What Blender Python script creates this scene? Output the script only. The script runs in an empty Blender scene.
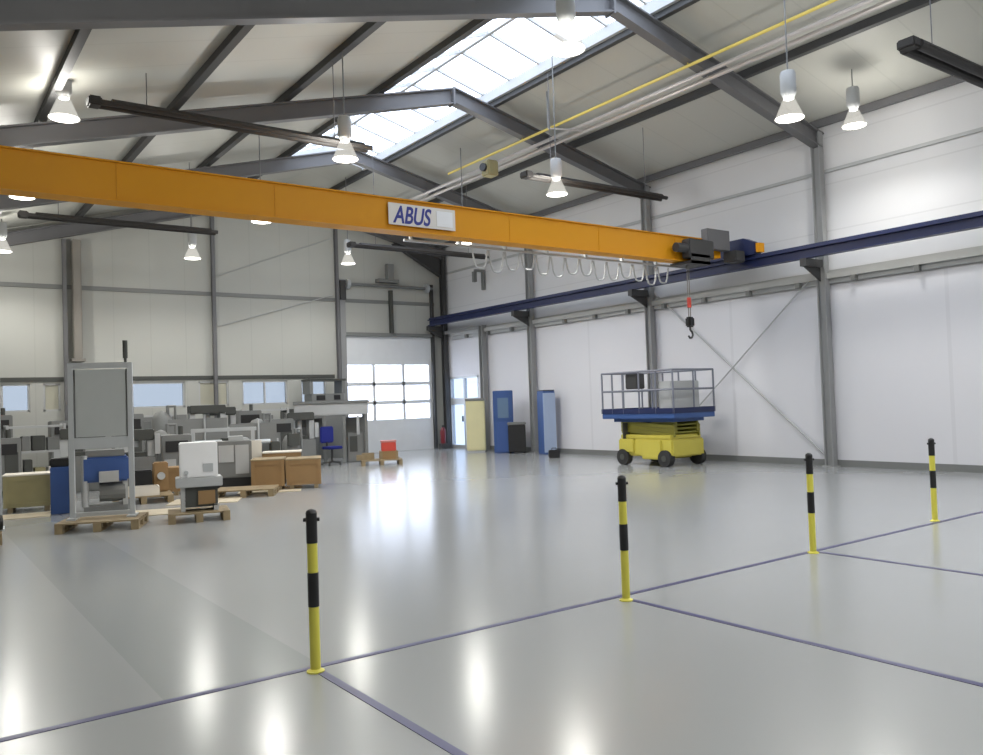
import bpy, bmesh, math, random
from mathutils import Matrix, Vector
C = bpy.context.scene.collection
random.seed(7)
PI = math.pi

# ------------------------------------------------------------------ camera
cam_d = bpy.data.cameras.new('camera')
cam = bpy.data.objects.new('camera', cam_d)
C.objects.link(cam)
cr = Vector((0.81109322, -0.58390594, -0.03437485))
cu = Vector((0.01105305, -0.04345773, 0.99899412))
cf = Vector((0.58481246, 0.81065731, 0.02879433))
m = Matrix.Identity(4)
for i in range(3):
    m[i][0] = cr[i]; m[i][1] = cu[i]; m[i][2] = -cf[i]
m[2][3] = 1.63
cam.matrix_world = m
cam_d.sensor_fit = 'HORIZONTAL'
cam_d.sensor_width = 36.0
cam_d.lens = 822.895 / 983 * 36.0
cam_d.clip_start = 0.05
cam_d.clip_end = 300
bpy.context.scene.camera = cam

# ------------------------------------------------------------------ sky and exposure
world = bpy.data.worlds.new('overcast_sky')
bpy.context.scene.world = world
world.use_nodes = True
bg = world.node_tree.nodes['Background']
bg.inputs['Color'].default_value = (0.80, 0.88, 1.0, 1)
bg.inputs['Strength'].default_value = 6.0
vs = bpy.context.scene.view_settings
vs.view_transform = 'Standard'
vs.look = 'None'
vs.gamma = 1.0
vs.use_curve_mapping = False
vs.exposure = -0.26
LAMP_W = 130.0   # downward light of one lamp
LEAK_W = 60.0    # light that leaves sideways and up through the prismatic refractor

# daylight portals: they only guide sampling of the sky through real openings
def portal(name, loc, sx, sy, rot):
    d = bpy.data.lights.new(name, 'AREA'); d.shape = 'RECTANGLE'; d.size = sx; d.size_y = sy
    o = bpy.data.objects.new(name, d); C.objects.link(o); o.location = loc; o.rotation_euler = rot
    d.cycles.is_portal = True
portal('skylight_portal', (9.7, 8.5, 8.95), 2.8, 25.4, (0, 0, 0))
portal('gate_portal', (13.9, 25.6, 2.05), 3.4, 1.9, (-PI/2, 0, 0))

# ------------------------------------------------------------------ materials
def mat(name, col, rough=0.5, metal=0.0, noise=0.06, scale=3.0, spec=0.5, coat=0.0, bump=0.0, trans=0.0):
    mt = bpy.data.materials.new(name); mt.use_nodes = True
    nt = mt.node_tree; b = nt.nodes['Principled BSDF']
    tc = nt.nodes.new('ShaderNodeTexCoord'); nz = nt.nodes.new('ShaderNodeTexNoise')
    nz.inputs['Scale'].default_value = scale; nz.inputs['Detail'].default_value = 4
    nt.links.new(tc.outputs['Object'], nz.inputs['Vector'])
    mx = nt.nodes.new('ShaderNodeMix'); mx.data_type = 'RGBA'
    mx.inputs['A'].default_value = (*[max(0, c*(1-noise)) for c in col], 1)
    mx.inputs['B'].default_value = (*[min(1, c*(1+noise)) for c in col], 1)
    nt.links.new(nz.outputs['Fac'], mx.inputs['Factor'])
    nt.links.new(mx.outputs['Result'], b.inputs['Base Color'])
    b.inputs['Roughness'].default_value = rough; b.inputs['Metallic'].default_value = metal
    b.inputs['Specular IOR Level'].default_value = spec
    b.inputs['Coat Weight'].default_value = coat
    if trans: b.inputs['Transmission Weight'].default_value = trans
    if bump:
        bp = nt.nodes.new('ShaderNodeBump'); bp.inputs['Strength'].default_value = bump
        nt.links.new(nz.outputs['Fac'], bp.inputs['Height']); nt.links.new(bp.outputs['Normal'], b.inputs['Normal'])
    return mt

def emit(name, col, s):
    mt = bpy.data.materials.new(name); mt.use_nodes = True; nt = mt.node_tree
    b = nt.nodes['Principled BSDF']; b.inputs['Base Color'].default_value = (*col, 1)
    b.inputs['Emission Color'].default_value = (*col, 1); b.inputs['Emission Strength'].default_value = s
    nz = nt.nodes.new('ShaderNodeTexNoise'); nz.inputs['Scale'].default_value = 2
    r = nt.nodes.new('ShaderNodeMapRange'); r.inputs['To Min'].default_value = s*0.95; r.inputs['To Max'].default_value = s*1.05
    nt.links.new(nz.outputs['Fac'], r.inputs['Value']); nt.links.new(r.outputs['Result'], b.inputs['Emission Strength'])
    return mt

def prism_mat():
    mt = bpy.data.materials.new('lit_prismatic_refractor'); mt.use_nodes = True; nt = mt.node_tree; nt.nodes.clear()
    out = nt.nodes.new('ShaderNodeOutputMaterial'); tr = nt.nodes.new('ShaderNodeBsdfTransparent'); em = nt.nodes.new('ShaderNodeEmission')
    em.inputs['Color'].default_value = (1, .97, .88, 1); em.inputs['Strength'].default_value = 0.85
    nz = nt.nodes.new('ShaderNodeTexNoise'); nz.inputs['Scale'].default_value = 12
    mr = nt.nodes.new('ShaderNodeMapRange'); mr.inputs['To Min'].default_value = .2; mr.inputs['To Max'].default_value = .45
    nt.links.new(nz.outputs['Fac'], mr.inputs['Value'])
    mx = nt.nodes.new('ShaderNodeMixShader'); nt.links.new(mr.outputs['Result'], mx.inputs['Fac'])
    nt.links.new(tr.outputs[0], mx.inputs[1]); nt.links.new(em.outputs[0], mx.inputs[2]); nt.links.new(mx.outputs[0], out.inputs[0])
    return mt

def thin_glass(name, col, gloss=0.08, frost=0.0):
    mt = bpy.data.materials.new(name); mt.use_nodes = True; nt = mt.node_tree; nt.nodes.clear()
    out = nt.nodes.new('ShaderNodeOutputMaterial'); tr = nt.nodes.new('ShaderNodeBsdfTransparent')
    tr.inputs['Color'].default_value = (*col, 1)
    gl = nt.nodes.new('ShaderNodeBsdfGlossy'); gl.inputs['Roughness'].default_value = 0.05
    mx = nt.nodes.new('ShaderNodeMixShader'); mx.inputs['Fac'].default_value = gloss
    src = tr.outputs[0]
    if frost:
        tl = nt.nodes.new('ShaderNodeBsdfTranslucent'); tl.inputs['Color'].default_value = (*col, 1)
        m2 = nt.nodes.new('ShaderNodeMixShader'); m2.inputs['Fac'].default_value = frost
        nt.links.new(tr.outputs[0], m2.inputs[1]); nt.links.new(tl.outputs[0], m2.inputs[2]); src = m2.outputs[0]
    nt.links.new(src, mx.inputs[1]); nt.links.new(gl.outputs[0], mx.inputs[2]); nt.links.new(mx.outputs[0], out.inputs[0])
    return mt

def ribbed(name, col, axis, period, rough=0.6, dark=0.9, spec=0.3):
    """cladding: fine joints at a regular pitch along one axis"""
    mt = mat(name, col, rough, noise=0.03, scale=0.6, spec=spec); nt = mt.node_tree; b = nt.nodes['Principled BSDF']
    tc = nt.nodes.new('ShaderNodeTexCoord'); sp = nt.nodes.new('ShaderNodeSeparateXYZ')
    nt.links.new(tc.outputs['Object'], sp.inputs[0])
    dv = nt.nodes.new('ShaderNodeMath'); dv.operation = 'DIVIDE'; dv.inputs[1].default_value = period
    fr = nt.nodes.new('ShaderNodeMath'); fr.operation = 'FRACT'
    lt = nt.nodes.new('ShaderNodeMath'); lt.operation = 'LESS_THAN'; lt.inputs[1].default_value = 0.03
    nt.links.new(sp.outputs[axis], dv.inputs[0]); nt.links.new(dv.outputs[0], fr.inputs[0]); nt.links.new(fr.outputs[0], lt.inputs[0])
    old = b.inputs['Base Color'].links[0].from_socket
    mx = nt.nodes.new('ShaderNodeMix'); mx.data_type = 'RGBA'; mx.inputs['B'].default_value = (*[c*dark for c in col], 1)
    nt.links.new(lt.outputs[0], mx.inputs['Factor']); nt.links.new(old, mx.inputs['A']); nt.links.new(mx.outputs['Result'], b.inputs['Base Color'])
    return mt

M = dict(  # every material is procedural
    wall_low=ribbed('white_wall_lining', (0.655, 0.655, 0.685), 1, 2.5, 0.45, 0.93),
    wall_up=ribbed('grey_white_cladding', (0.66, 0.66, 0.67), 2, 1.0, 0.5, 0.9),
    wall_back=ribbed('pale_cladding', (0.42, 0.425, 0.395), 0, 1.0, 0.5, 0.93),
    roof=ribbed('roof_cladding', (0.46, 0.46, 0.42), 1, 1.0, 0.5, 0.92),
    steel=mat('grey_painted_steel', (0.125, 0.125, 0.13), 0.5),
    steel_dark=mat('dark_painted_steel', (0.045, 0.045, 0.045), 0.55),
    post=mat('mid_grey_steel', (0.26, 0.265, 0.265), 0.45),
    navy=mat('navy_paint', (0.010, 0.018, 0.075), 0.4),
    orange=mat('crane_orange_paint', (0.68, 0.29, 0.004), 0.5, noise=0.05, scale=0.8, spec=0.3),
    white=mat('white_paint', (0.8, 0.8, 0.8), 0.4),
    cream=mat('cream_plate', (0.72, 0.68, 0.62), 0.5),
    logo_blue=mat('logo_blue_paint', (0.03, 0.04, 0.26), 0.5),
    alu=mat('aluminium', (0.50, 0.52, 0.53), 0.4, 0.3),
    lgrey=mat('light_grey_paint', (0.42, 0.43, 0.43), 0.5),
    mgrey=mat('machine_grey', (0.18, 0.185, 0.18), 0.5),
    dgrey=mat('dark_grey', (0.055, 0.058, 0.052), 0.55),
    black=mat('black_plastic', (0.012, 0.012, 0.013), 0.45),
    heater=mat('sooty_heater_steel', (0.03, 0.027, 0.025), 0.6),
    yellow=mat('marker_yellow', (0.72, 0.66, 0.09), 0.4),
    olive_steel=mat('olive_scissor_steel', (0.24, 0.22, 0.03), 0.5, noise=0.1),
    plywood=mat('plywood', (0.46, 0.40, 0.29), 0.7, noise=0.15),
    lift_yellow=mat('lift_yellow', (0.52, 0.45, 0.07), 0.45, noise=0.1),
    gas=mat('gas_pipe_yellow', (0.66, 0.52, 0.12), 0.5),
    pipe=mat('pale_grey_pipe', (0.50, 0.47, 0.46), 0.4, 0.2),
    blue=mat('machine_blue', (0.04, 0.09, 0.27), 0.4),
    navyblue=mat('cabinet_blue', (0.035, 0.085, 0.25), 0.4),
    seat_blue=mat('seat_blue_fabric', (0.012, 0.02, 0.20), 0.8),
    tape=mat('navy_floor_tape', (0.06, 0.06, 0.15), 0.35),
    wood=mat('raw_pallet_wood', (0.25, 0.19, 0.105), 0.7, noise=0.35, scale=6, bump=0.1),
    crate=mat('brown_crate_board', (0.27, 0.165, 0.07), 0.7, noise=0.15, scale=2),
    paper=mat('pale_packing_paper', (0.66, 0.62, 0.54), 0.7),
    olive=mat('olive_board', (0.30, 0.27, 0.14), 0.7, noise=0.2),
    red=mat('red_paint', (0.55, 0.06, 0.04), 0.4),
    darkred=mat('extinguisher_red', (0.16, 0.012, 0.02), 0.35),
    paleyellow=mat('pale_yellow_board', (0.66, 0.62, 0.36), 0.5),
    rubber=mat('black_rubber', (0.02, 0.02, 0.02), 0.7),
    blind=mat('beige_roller_blind', (0.42, 0.41, 0.33), 0.8),
    duct=mat('brownish_duct', (0.22, 0.205, 0.18), 0.5),
    glass=thin_glass('clear_pane', (0.92, 0.96, 0.98)),
    glass_blue=thin_glass('blue_tinted_pane', (0.36, 0.375, 0.39), 0.05),
    glass_door=thin_glass('translucent_gate_pane', (0.95, 0.96, 1.0), 0.04, 0.25),
    glass_roof=thin_glass('roof_glazing', (0.93, 0.95, 1.0), 0.05, 0.2),
    poly=mat('hazy_polycarbonate', (0.42, 0.44, 0.43), 0.3),
    lamp=emit('lamp_disc_light', (1.0, 0.97, 0.88), 6.0),
    prism=prism_mat(),
)

# epoxy floor with a slightly darker aisle strip
def floor_mat():
    mt = mat('grey_epoxy_floor', (0.335, 0.345, 0.345), 0.13, noise=0.03, scale=0.35, spec=1.0)
    nt = mt.node_tree; b = nt.nodes['Principled BSDF']
    tc = nt.nodes.new('ShaderNodeTexCoord'); sp = nt.nodes.new('ShaderNodeSeparateXYZ'); nt.links.new(tc.outputs['Object'], sp.inputs[0])
    def cmp(sock, op, v):
        n = nt.nodes.new('ShaderNodeMath'); n.operation = op; n.inputs[1].default_value = v; nt.links.new(sock, n.inputs[0]); return n.outputs[0]
    def mul(a, c):
        n = nt.nodes.new('ShaderNodeMath'); n.operation = 'MULTIPLY'; nt.links.new(a, n.inputs[0]); nt.links.new(c, n.inputs[1]); return n.outputs[0]
    f = mul(mul(cmp(sp.outputs[0], 'GREATER_THAN', 1.2), cmp(sp.outputs[0], 'LESS_THAN', 2.15)), cmp(sp.outputs[1], 'GREATER_THAN', 4.9))
    old = b.inputs['Base Color'].links[0].from_socket
    mx = nt.nodes.new('ShaderNodeMix'); mx.data_type = 'RGBA'; mx.inputs['B'].default_value = (0.295, 0.31, 0.31, 1)
    nt.links.new(f, mx.inputs['Factor']); nt.links.new(old, mx.inputs['A']); nt.links.new(mx.outputs['Result'], b.inputs['Base Color'])
    # faint roller texture in the gloss
    nz = nt.nodes.new('ShaderNodeTexNoise'); nz.inputs['Scale'].default_value = 1.3; nz.inputs['Detail'].default_value = 6
    nt.links.new(tc.outputs['Object'], nz.inputs['Vector'])
    mr = nt.nodes.new('ShaderNodeMapRange'); mr.inputs['To Min'].default_value = 0.18; mr.inputs['To Max'].default_value = 0.2
    nt.links.new(nz.outputs['Fac'], mr.inputs['Value']); nt.links.new(mr.outputs['Result'], b.inputs['Roughness'])
    return mt
M['floor'] = floor_mat()

# ------------------------------------------------------------------ mesh helpers
class MB:
    def __init__(s): s.bm = bmesh.new()
    def box(s, x0, x1, y0, y1, z0, z1, bev=0.0):
        r = bmesh.ops.create_cube(s.bm, size=1.0)['verts']
        for v in r:
            v.co = Vector(((x0+x1)/2 + v.co.x*(x1-x0), (y0+y1)/2 + v.co.y*(y1-y0), (z0+z1)/2 + v.co.z*(z1-z0)))
        if bev:
            ed = list({e for v in r for e in v.link_edges})
            bmesh.ops.bevel(s.bm, geom=ed, offset=bev, segments=2, affect='EDGES')
        return s
    def tube(s, p0, p1, r0, r1=None, n=14):
        p0 = Vector(p0); p1 = Vector(p1); r1 = r0 if r1 is None else r1
        d = p1-p0; L = d.length
        q = d.to_track_quat('Z', 'Y').to_matrix().to_4x4()
        bmesh.ops.create_cone(s.bm, cap_ends=True, segments=n, radius1=r0, radius2=r1, depth=L,
                              matrix=Matrix.Translation((p0+p1)/2) @ q)
        return s
    def bar(s, p0, p1, w, h):
        """rectangular bar: w sideways, h up"""
        p0 = Vector(p0); p1 = Vector(p1); d = (p1-p0); L = d.length; d.normalize()
        up = Vector((0, 0, 1)) if abs(d.z) < 0.95 else Vector((0, 1, 0))
        sd = d.cross(up).normalized(); up = sd.cross(d).normalized()
        mt = Matrix.Identity(4)
        for i in range(3):
            mt[i][0] = sd[i]*w; mt[i][1] = d[i]*L; mt[i][2] = up[i]*h; mt[i][3] = (p0[i]+p1[i])/2
        bmesh.ops.create_cube(s.bm, size=1.0, matrix=mt); return s
    def ibeam(s, p0, p1, w, h, tf=0.02, tw=0.012):
        p0 = Vector(p0); p1 = Vector(p1); d = (p1-p0).normalized()
        up = Vector((0, 0, 1)) if abs(d.z) < 0.95 else Vector((0, 1, 0))
        sd = d.cross(up).normalized(); up = sd.cross(d).normalized()
        s.bar(p0, p1, tw, h-2*tf)
        for k in (-1, 1):
            o = up*(k*(h-tf)/2); s.bar(p0+o, p1+o, w, tf)
        return s
    def lathe(s, prof, c=(0, 0, 0), n=24, cap=False):
        rings = []
        for r, z in prof:
            rings.append([s.bm.verts.new((c[0]+r*math.cos(2*PI*k/n), c[1]+r*math.sin(2*PI*k/n), c[2]+z)) for k in range(n)])
        for a, b in zip(rings, rings[1:]):
            for k in range(n): s.bm.faces.new((a[k], a[(k+1) % n], b[(k+1) % n], b[k]))
        if cap:
            s.bm.faces.new(rings[0][::-1]); s.bm.faces.new(rings[-1])
        return s
    def prism(s, pts, axis, a, b):
        """extrude a polygon (2D) along axis from a to b; 2D coords are the other two axes in order"""
        def P(p, t):
            if axis == 'y': return (p[0], t, p[1])
            if axis == 'x': return (t, p[0], p[1])
            return (p[0], p[1], t)
        A = [s.bm.verts.new(P(p, a)) for p in pts]; B = [s.bm.verts.new(P(p, b)) for p in pts]
        n = len(pts); s.bm.faces.new(A); s.bm.faces.new(B[::-1])
        for k in range(n): s.bm.faces.new((A[k], B[k], B[(k+1) % n], A[(k+1) % n]))
        return s
    def build(s, name, m, parent=None, smooth=False):
        bmesh.ops.recalc_face_normals(s.bm, faces=s.bm.faces)
        me = bpy.data.meshes.new(name); s.bm.to_mesh(me); s.bm.free()
        me.materials.append(M[m] if isinstance(m, str) else m)
        if smooth:
            for p in me.polygons: p.use_smooth = True
            try: me.set_sharp_from_angle(angle=0.7)
            except Exception: pass
        o = bpy.data.objects.new(name, me); C.objects.link(o)
        if parent: o.parent = parent
        return o

def tag(o, label, cat, group=None, kind=None):
    o['label'] = label; o['category'] = cat
    if group: o['group'] = group
    if kind: o['kind'] = kind
    return o
def thing(name, label, cat, loc=(0, 0, 0), rz=0, group=None):
    o = bpy.data.objects.new(name, None); C.objects.link(o); o.empty_display_size = 0.2
    o.location = loc; o.rotation_euler = (0, 0, rz)
    return tag(o, label, cat, group)
def struct(o, label=None, cat=None):
    o['kind'] = 'structure'
    if label: o['label'] = label
    if cat: o['category'] = cat
    return o
def copy_tree(o, parent=None):
    c = o.copy(); C.objects.link(c); c.parent = parent
    for ch in o.children: copy_tree(ch, c)
    return c
R = math.radians

# ------------------------------------------------------------------ the room shell
XL, XR, YF, YB = -3.0, 16.15, -6.0, 25.3
def zt(x):   # top of the rafters / underside of the purlins
    return 8.6 - (0.24*(x-10) if x > 10 else 0.27*(10-x))
PT = 0.16    # purlin depth
SKX0, SKX1, SKY0, SKY1 = 8.32, 11.02, -4.2, 21.3

struct(MB().box(XL-.3, XR+.3, YF-.3, YB+.3, -0.2, 0).build('floor', 'floor'), 'glossy light grey epoxy hall floor', 'floor')

def solid_wall(rects, fn):
    b = MB()
    for r in rects: fn(b, *r)
    return b
# right wall: door opening y 23.15..25.0, z 0..2.55
b = MB()
b.box(XR, XR+.2, YF, 23.15, 0, 3.85); b.box(XR, XR+.2, 25.0, YB+.2, 0, 3.85); b.box(XR, XR+.2, 23.15, 25.0, 2.55, 3.85)
wr = struct(b.build('wall_right', 'wall_low'), 'long white right side wall', 'wall')
MB().box(XR+.02, XR+.2, YF, YB+.2, 3.85, zt(XR)+PT+.05).build('upper_cladding', 'wall_up', wr)
# back wall with windows and gate opening
wins = [(2.2, 2.88), (3.2, 3.62), (5.45, 6.95), (7.35, 8.25), (8.67, 10.15), (10.6, 11.5)]
WZ0, WZ1 = 1.77, 2.53
GX0, GX1, GZ = 12.12, 15.62, 4.0
b = MB()
b.box(XL, GX0, YB, YB+.2, 0, WZ0)
xs = [XL] + [v for w in wins for v in w] + [GX0]
for k in range(0, len(xs), 2): b.box(xs[k], xs[k+1], YB, YB+.2, WZ0, WZ1)
b.box(XL, GX0, YB, YB+.2, WZ1, GZ)
b.box(GX1, XR, YB, YB+.2, 0, GZ)
b.prism([(XL, GZ), (XR, GZ), (XR, zt(XR)+PT), (10, zt(10)+PT), (XL, zt(XL)+PT)], 'y', YB, YB+.2)
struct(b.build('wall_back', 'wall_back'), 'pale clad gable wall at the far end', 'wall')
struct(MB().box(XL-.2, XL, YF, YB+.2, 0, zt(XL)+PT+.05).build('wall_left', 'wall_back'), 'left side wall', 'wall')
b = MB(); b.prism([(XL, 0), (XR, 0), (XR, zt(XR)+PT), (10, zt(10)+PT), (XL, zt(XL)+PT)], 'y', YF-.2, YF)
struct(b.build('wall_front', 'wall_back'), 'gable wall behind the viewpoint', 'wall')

# roof: panels on both slopes with the skylight opening at the ridge
b = MB()
def slab(x0, x1, y0, y1, th=0.1):
    b.prism([(x0, zt(x0)+PT), (x1, zt(x1)+PT), (x1, zt(x1)+PT+th), (x0, zt(x0)+PT+th)], 'y', y0, y1)
slab(XL-.2, SKX0, YF-.2, YB+.2); slab(SKX1, XR+.2, YF-.2, YB+.2)
slab(SKX0, 10, YF-.2, SKY0); slab(10, SKX1, YF-.2, SKY0); slab(SKX0, 10, SKY1, YB+.2); slab(10, SKX1, SKY1, YB+.2)
struct(b.build('ceiling', 'roof'), 'grey underside of the pitched roof', 'ceiling')

# skylight
sk = struct(thing('window_1', 'long ridge skylight glowing white', 'skylight', (0, 0, 0)))
b = MB()
zc = 0.17
for x in (SKX0, SKX1): b.box(x-.04, x+.04, SKY0, SKY1, zt(x)+PT-.06, zt(x)+PT+zc)
for y in (SKY0, SKY1): b.prism([(SKX0, zt(SKX0)+PT-.02), (10, zt(10)+PT-.02), (SKX1, zt(SKX1)+PT-.02), (SKX1, zt(SKX1)+PT+zc), (10, zt(10)+PT+zc+.1), (SKX0, zt(SKX0)+PT+zc)], 'y', y-.04, y+.04)
b.build('curb', 'lgrey', sk)
b = MB(); y = SKY0
rz_ = zt(10)+PT+zc+.1
while y < SKY1:
    b.bar((SKX0, y, zt(SKX0)+PT+zc), (9.7, y, rz_), .05, .07); b.bar((9.7, y, rz_), (SKX1, y, zt(SKX1)+PT+zc), .05, .07); y += 1.02
b.box(9.66, 9.74, SKY0, SKY1, rz_-.05, rz_+.03)
b.build('glazing_bar', 'lgrey', sk)
b = MB()
for (xa, za), (xb, zb) in (((SKX0, zt(SKX0)+PT+zc+.05), (9.7, rz_+.05)), ((9.7, rz_+.05), (SKX1, zt(SKX1)+PT+zc+.05))):
    b.bm.faces.new([b.bm.verts.new(p) for p in ((xa, SKY0, za), (xb, SKY0, zb), (xb, SKY1, zb), (xa, SKY1, za))])
b.build('pane', 'glass_roof', sk)

# purlins
tagp = [(-2.4, 'grey purlin low on the left roof slope beyond the picture edge'), (-0.2, 'grey purlin second from the left eave'),
        (1.95, 'outermost dark purlin seen on the left roof slope'), (4.05, 'second dark purlin from the left on the left roof slope'),
        (6.15, 'third dark purlin from the left, one bay short of the skylight'), (8.24, 'dark purlin along the left edge of the skylight'),
        (11.12, 'purlin along the right edge of the skylight'), (13.5, 'dark purlin beside the pale pipes on the right roof slope'),
        (15.9, 'dark eaves purlin where roof meets the right wall')]
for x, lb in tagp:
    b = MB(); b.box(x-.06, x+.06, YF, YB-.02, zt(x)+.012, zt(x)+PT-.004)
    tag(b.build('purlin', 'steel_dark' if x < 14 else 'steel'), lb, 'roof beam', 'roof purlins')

# portal frames
CXR = 16.0
def frame(y, label, vis=True):
    t = thing('portal_frame', label, 'steel frame', (CXR, y, 0), 0, 'portal frames')
    def L(p): return (p[0]-CXR, p[1]-y, p[2])
    sl = 0.24
    b = MB(); b.ibeam(L((CXR, y, 0.02)), L((CXR, y, zt(CXR)-.03)), .16, .20, .025, .02)
    b.box(-.12, .12, -.14, .14, 0, .03)
    b.build('column', 'steel_dark' if y == 25 else 'post', t)
    b = MB(); b.ibeam(L((CXR+.1, y, zt(CXR)-.20)), L((10, y, zt(10)-.18)), .20, .34, .03, .02)
    b.build('rafter', 'steel', t)
    b = MB(); b.ibeam(L((10, y, zt(10)-.21)), L((XL+.15, y, zt(XL+.15)-.18)), .20, .34, .03, .02)
    b.build('rafter', 'steel', t)
    if y == 25:
     b = MB(); xa = CXR-.1
     b.prism([(xa-CXR, zt(xa)-.36), (xa-CXR, zt(xa)-1.0), (xa-1.9-CXR, zt(xa-1.9)-.36)], 'y', -.012, .012)
     b.bar((xa-CXR, 0, zt(xa)-1.0), (xa-1.9-CXR, 0, zt(xa-1.9)-.43), .2, .02)
     b.build('haunch', 'steel_dark', t)
    b = MB(); b.box(10-CXR-.02, 10-CXR+.02, -.12, .12, zt(10)-.42, zt(10)-.02); b.build('ridge_plate', 'steel', t)
    b = MB(); b.ibeam(L((XL+.15, y, 0.0)), L((XL+.15, y, zt(XL+.15)-.05)), .20, .28, .025, .02)
    b.build('column', 'post', t)
frame(-5, 'grey steel portal frame behind the viewpoint, farthest back'); frame(0, 'grey steel portal frame directly overhead of the viewpoint')
frame(5, 'grey steel portal frame just outside the top of the picture')
frame(10, 'nearest visible grey portal frame, its column tall and right of the lift')
frame(15, 'portal frame whose column stands behind the yellow scissor lift')
frame(20, 'portal frame whose column stands between the blue cabinets')
frame(25, 'farthest portal frame, dark, against the gable wall beside the gate')

# gable posts, girts, braces
for x, lb in ((-.3, 'gable post left of the picture edge'), (3.75, 'slim dark gable post behind the tall guard frame'), (7.83, 'slim dark gable post between the blueish windows'), (11.93, 'gable post at the left jamb of the sectional gate')):
    b = MB(); b.ibeam((0, 0, 0), (0, 0, zt(x)-.40), .10, .12, .015, .012)
    o = b.build('gable_post', 'steel'); o.location = (x, YB-.12, 0); tag(o, lb, 'steel post', 'gable posts')
tag(MB().box(XL, 15.78, YB-.032, YB-.002, 5.14, 5.26).build('wall_rail', 'mgrey'), 'long grey horizontal rail high across the gable wall', 'rail')
tag(MB().box(XL, 11.8, YB-.03, YB-.002, 2.58, 2.70).build('window_header_rail', 'dgrey'), 'dark rail running above the gable wall windows', 'rail')
tag(MB().box(XR-.03, XR-.002, YF, YB-.02, 6.26, 6.33).build('side_wall_rail', 'lgrey'), 'pale rail high on the right wall above the crane rail', 'rail')
tag(MB().tube((7.95, YB-.05, 5.75), (11.8, YB-.05, 7.25), .014, n=8).build('brace_rod', 'lgrey'), 'thin rod rising right above the gable rail', 'brace')
tag(MB().tube((7.95, YB-.05, 4.2), (11.8, YB-.05, 5.35), .014, n=8).build('brace_rod', 'lgrey'), 'thin rod rising right below the gable rail', 'brace')
tag(MB().tube((16.08, 14.88, 4.30), (16.08, 10.12, 0.18), .024, n=8).build('brace_rod', 'lgrey'), 'thin brace falling from the lift column to the nearer column foot', 'brace')
tag(MB().tube((16.03, 10.12, 4.2), (16.03, 14.88, 0.18), .018, n=8).build('brace_rod', 'lgrey'), 'thin brace falling from the nearer column towards the scissor lift', 'brace')
struct(MB().box(XR-.03, XR+.001, YF, 23.1, 0, .14).build('baseboard_right', 'mgrey'), 'grey skirting along the right wall', 'baseboard')
struct(MB().box(XL, GX0-.15, YB-.03, YB+.001, 0, .14).build('baseboard_back', 'mgrey'), 'grey skirting along the gable wall', 'baseboard')
tag(MB().box(3.93, 4.15, YB-.32, YB-.06, 3.2, 6.5, .02).box(3.87, 4.21, YB-.34, YB-.03, 3.12, 3.2).build('exhaust_duct', 'duct'), 'brownish vertical duct on the gable wall behind the guard frame', 'duct')

# windows in the gable wall
for i, (x0, x1) in enumerate(wins):
    t = struct(thing('window_%d' % (i+2), '', 'window', ((x0+x1)/2, YB, WZ0)),
               ['small bright window at far left of the gable wall', 'small window with beige blind behind the guard frame',
                'wide blueish window right of the guard frame', 'window with lowered blind behind the gable post',
                'wide bright window above the brown crates', 'narrow window above the blue chair'][i], 'window')
    w = (x1-x0)/2; h = WZ1-WZ0
    b = MB(); b.box(-w, w, .02, .12, 0, .05).box(-w, w, .02, .12, h-.05, h).box(-w, -w+.05, .02, .12, 0, h).box(w-.05, w, .02, .12, 0, h)
    if i in (4,): b.box(-.02, .02, .03, .11, 0, h)
    b.build('window_frame', 'lgrey', t)
    if i in (1, 3): MB().box(-w+.05, w-.05, .055, .06, .05, h-.05).build('roller_blind', 'blind', t)
    MB().box(-w+.05, w-.05, .07, .08, .05, h-.05).build('pane', 'glass_blue', t)

# sectional gate
g = struct(thing('door_1', 'grey sectional gate with three rows of bright panes', 'gate', ((GX0+GX1)/2, YB, 0)), 'grey sectional gate with three rows of bright panes', 'gate')
gw = (GX1-GX0)/2
b = MB(); b.box(-gw, gw, .02, .10, .0, 1.12).box(-gw, gw, .02, .10, 3.02, GZ)
for z in (1.65, 2.3): b.box(-gw, gw, .03, .09, z, z+.12)
b.box(-gw, -gw+.12, .02, .10, 1.12, 3.02).box(gw-.12, gw, .02, .10, 1.12, 3.02)
for x in (-gw/3, gw/3): b.box(x-.05, x+.05, .03, .09, 1.12, 3.02)
for z in (.56, 3.5): b.box(-gw, gw, .015, .03, z, z+.015)
b.build('gate_leaf', mat('gate_grey', (0.68, 0.70, 0.72), 0.45), g)
for r0, r1 in ((1.12, 1.65), (1.77, 2.3), (2.42, 3.02)):
    for c in range(3):
        xa = (-gw+.12, -gw/3+.05, gw/3+.05)[c]; xb = (-gw/3-.05, gw/3-.05, gw-.12)[c]
        MB().box(xa, xb, .055, .062, r0, r1).build('pane', 'glass_door', g)
MB().box(-gw-.10, -gw+.10, -.12, .0, 0, 5.9).build('guide_rail', 'post', g)
MB().box(gw-.02, gw+.08, -.12, .0, 0, 5.9).build('guide_rail', 'steel_dark', g)
MB().box(-gw-.1, -gw+.1, -.2, -.12, 5.2, 5.85).build('spring_bracket', 'steel_dark', g)
b = MB(); b.box(-gw-.1, gw+.1, -.10, .0, 4.0, 4.12); b.build('header', 'mgrey', g)
b = MB(); b.tube((-gw-.05, -.12, 5.75), (gw+.05, -.12, 5.75), .05)
b.build('spring_shaft', 'mgrey', g)
for x in (-gw+.2, gw-.2): MB().tube((x-.06, -.12, 5.75), (x+.06, -.12, 5.75), .16).build('cable_drum', 'alu', g)
b = MB(); b.box(-.45, .35, -.30, -.02, 5.86, 5.98).box(-.12, .12, -.34, -.14, 5.95, 6.5)
b.build('operator_motor', 'mgrey', g)
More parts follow.
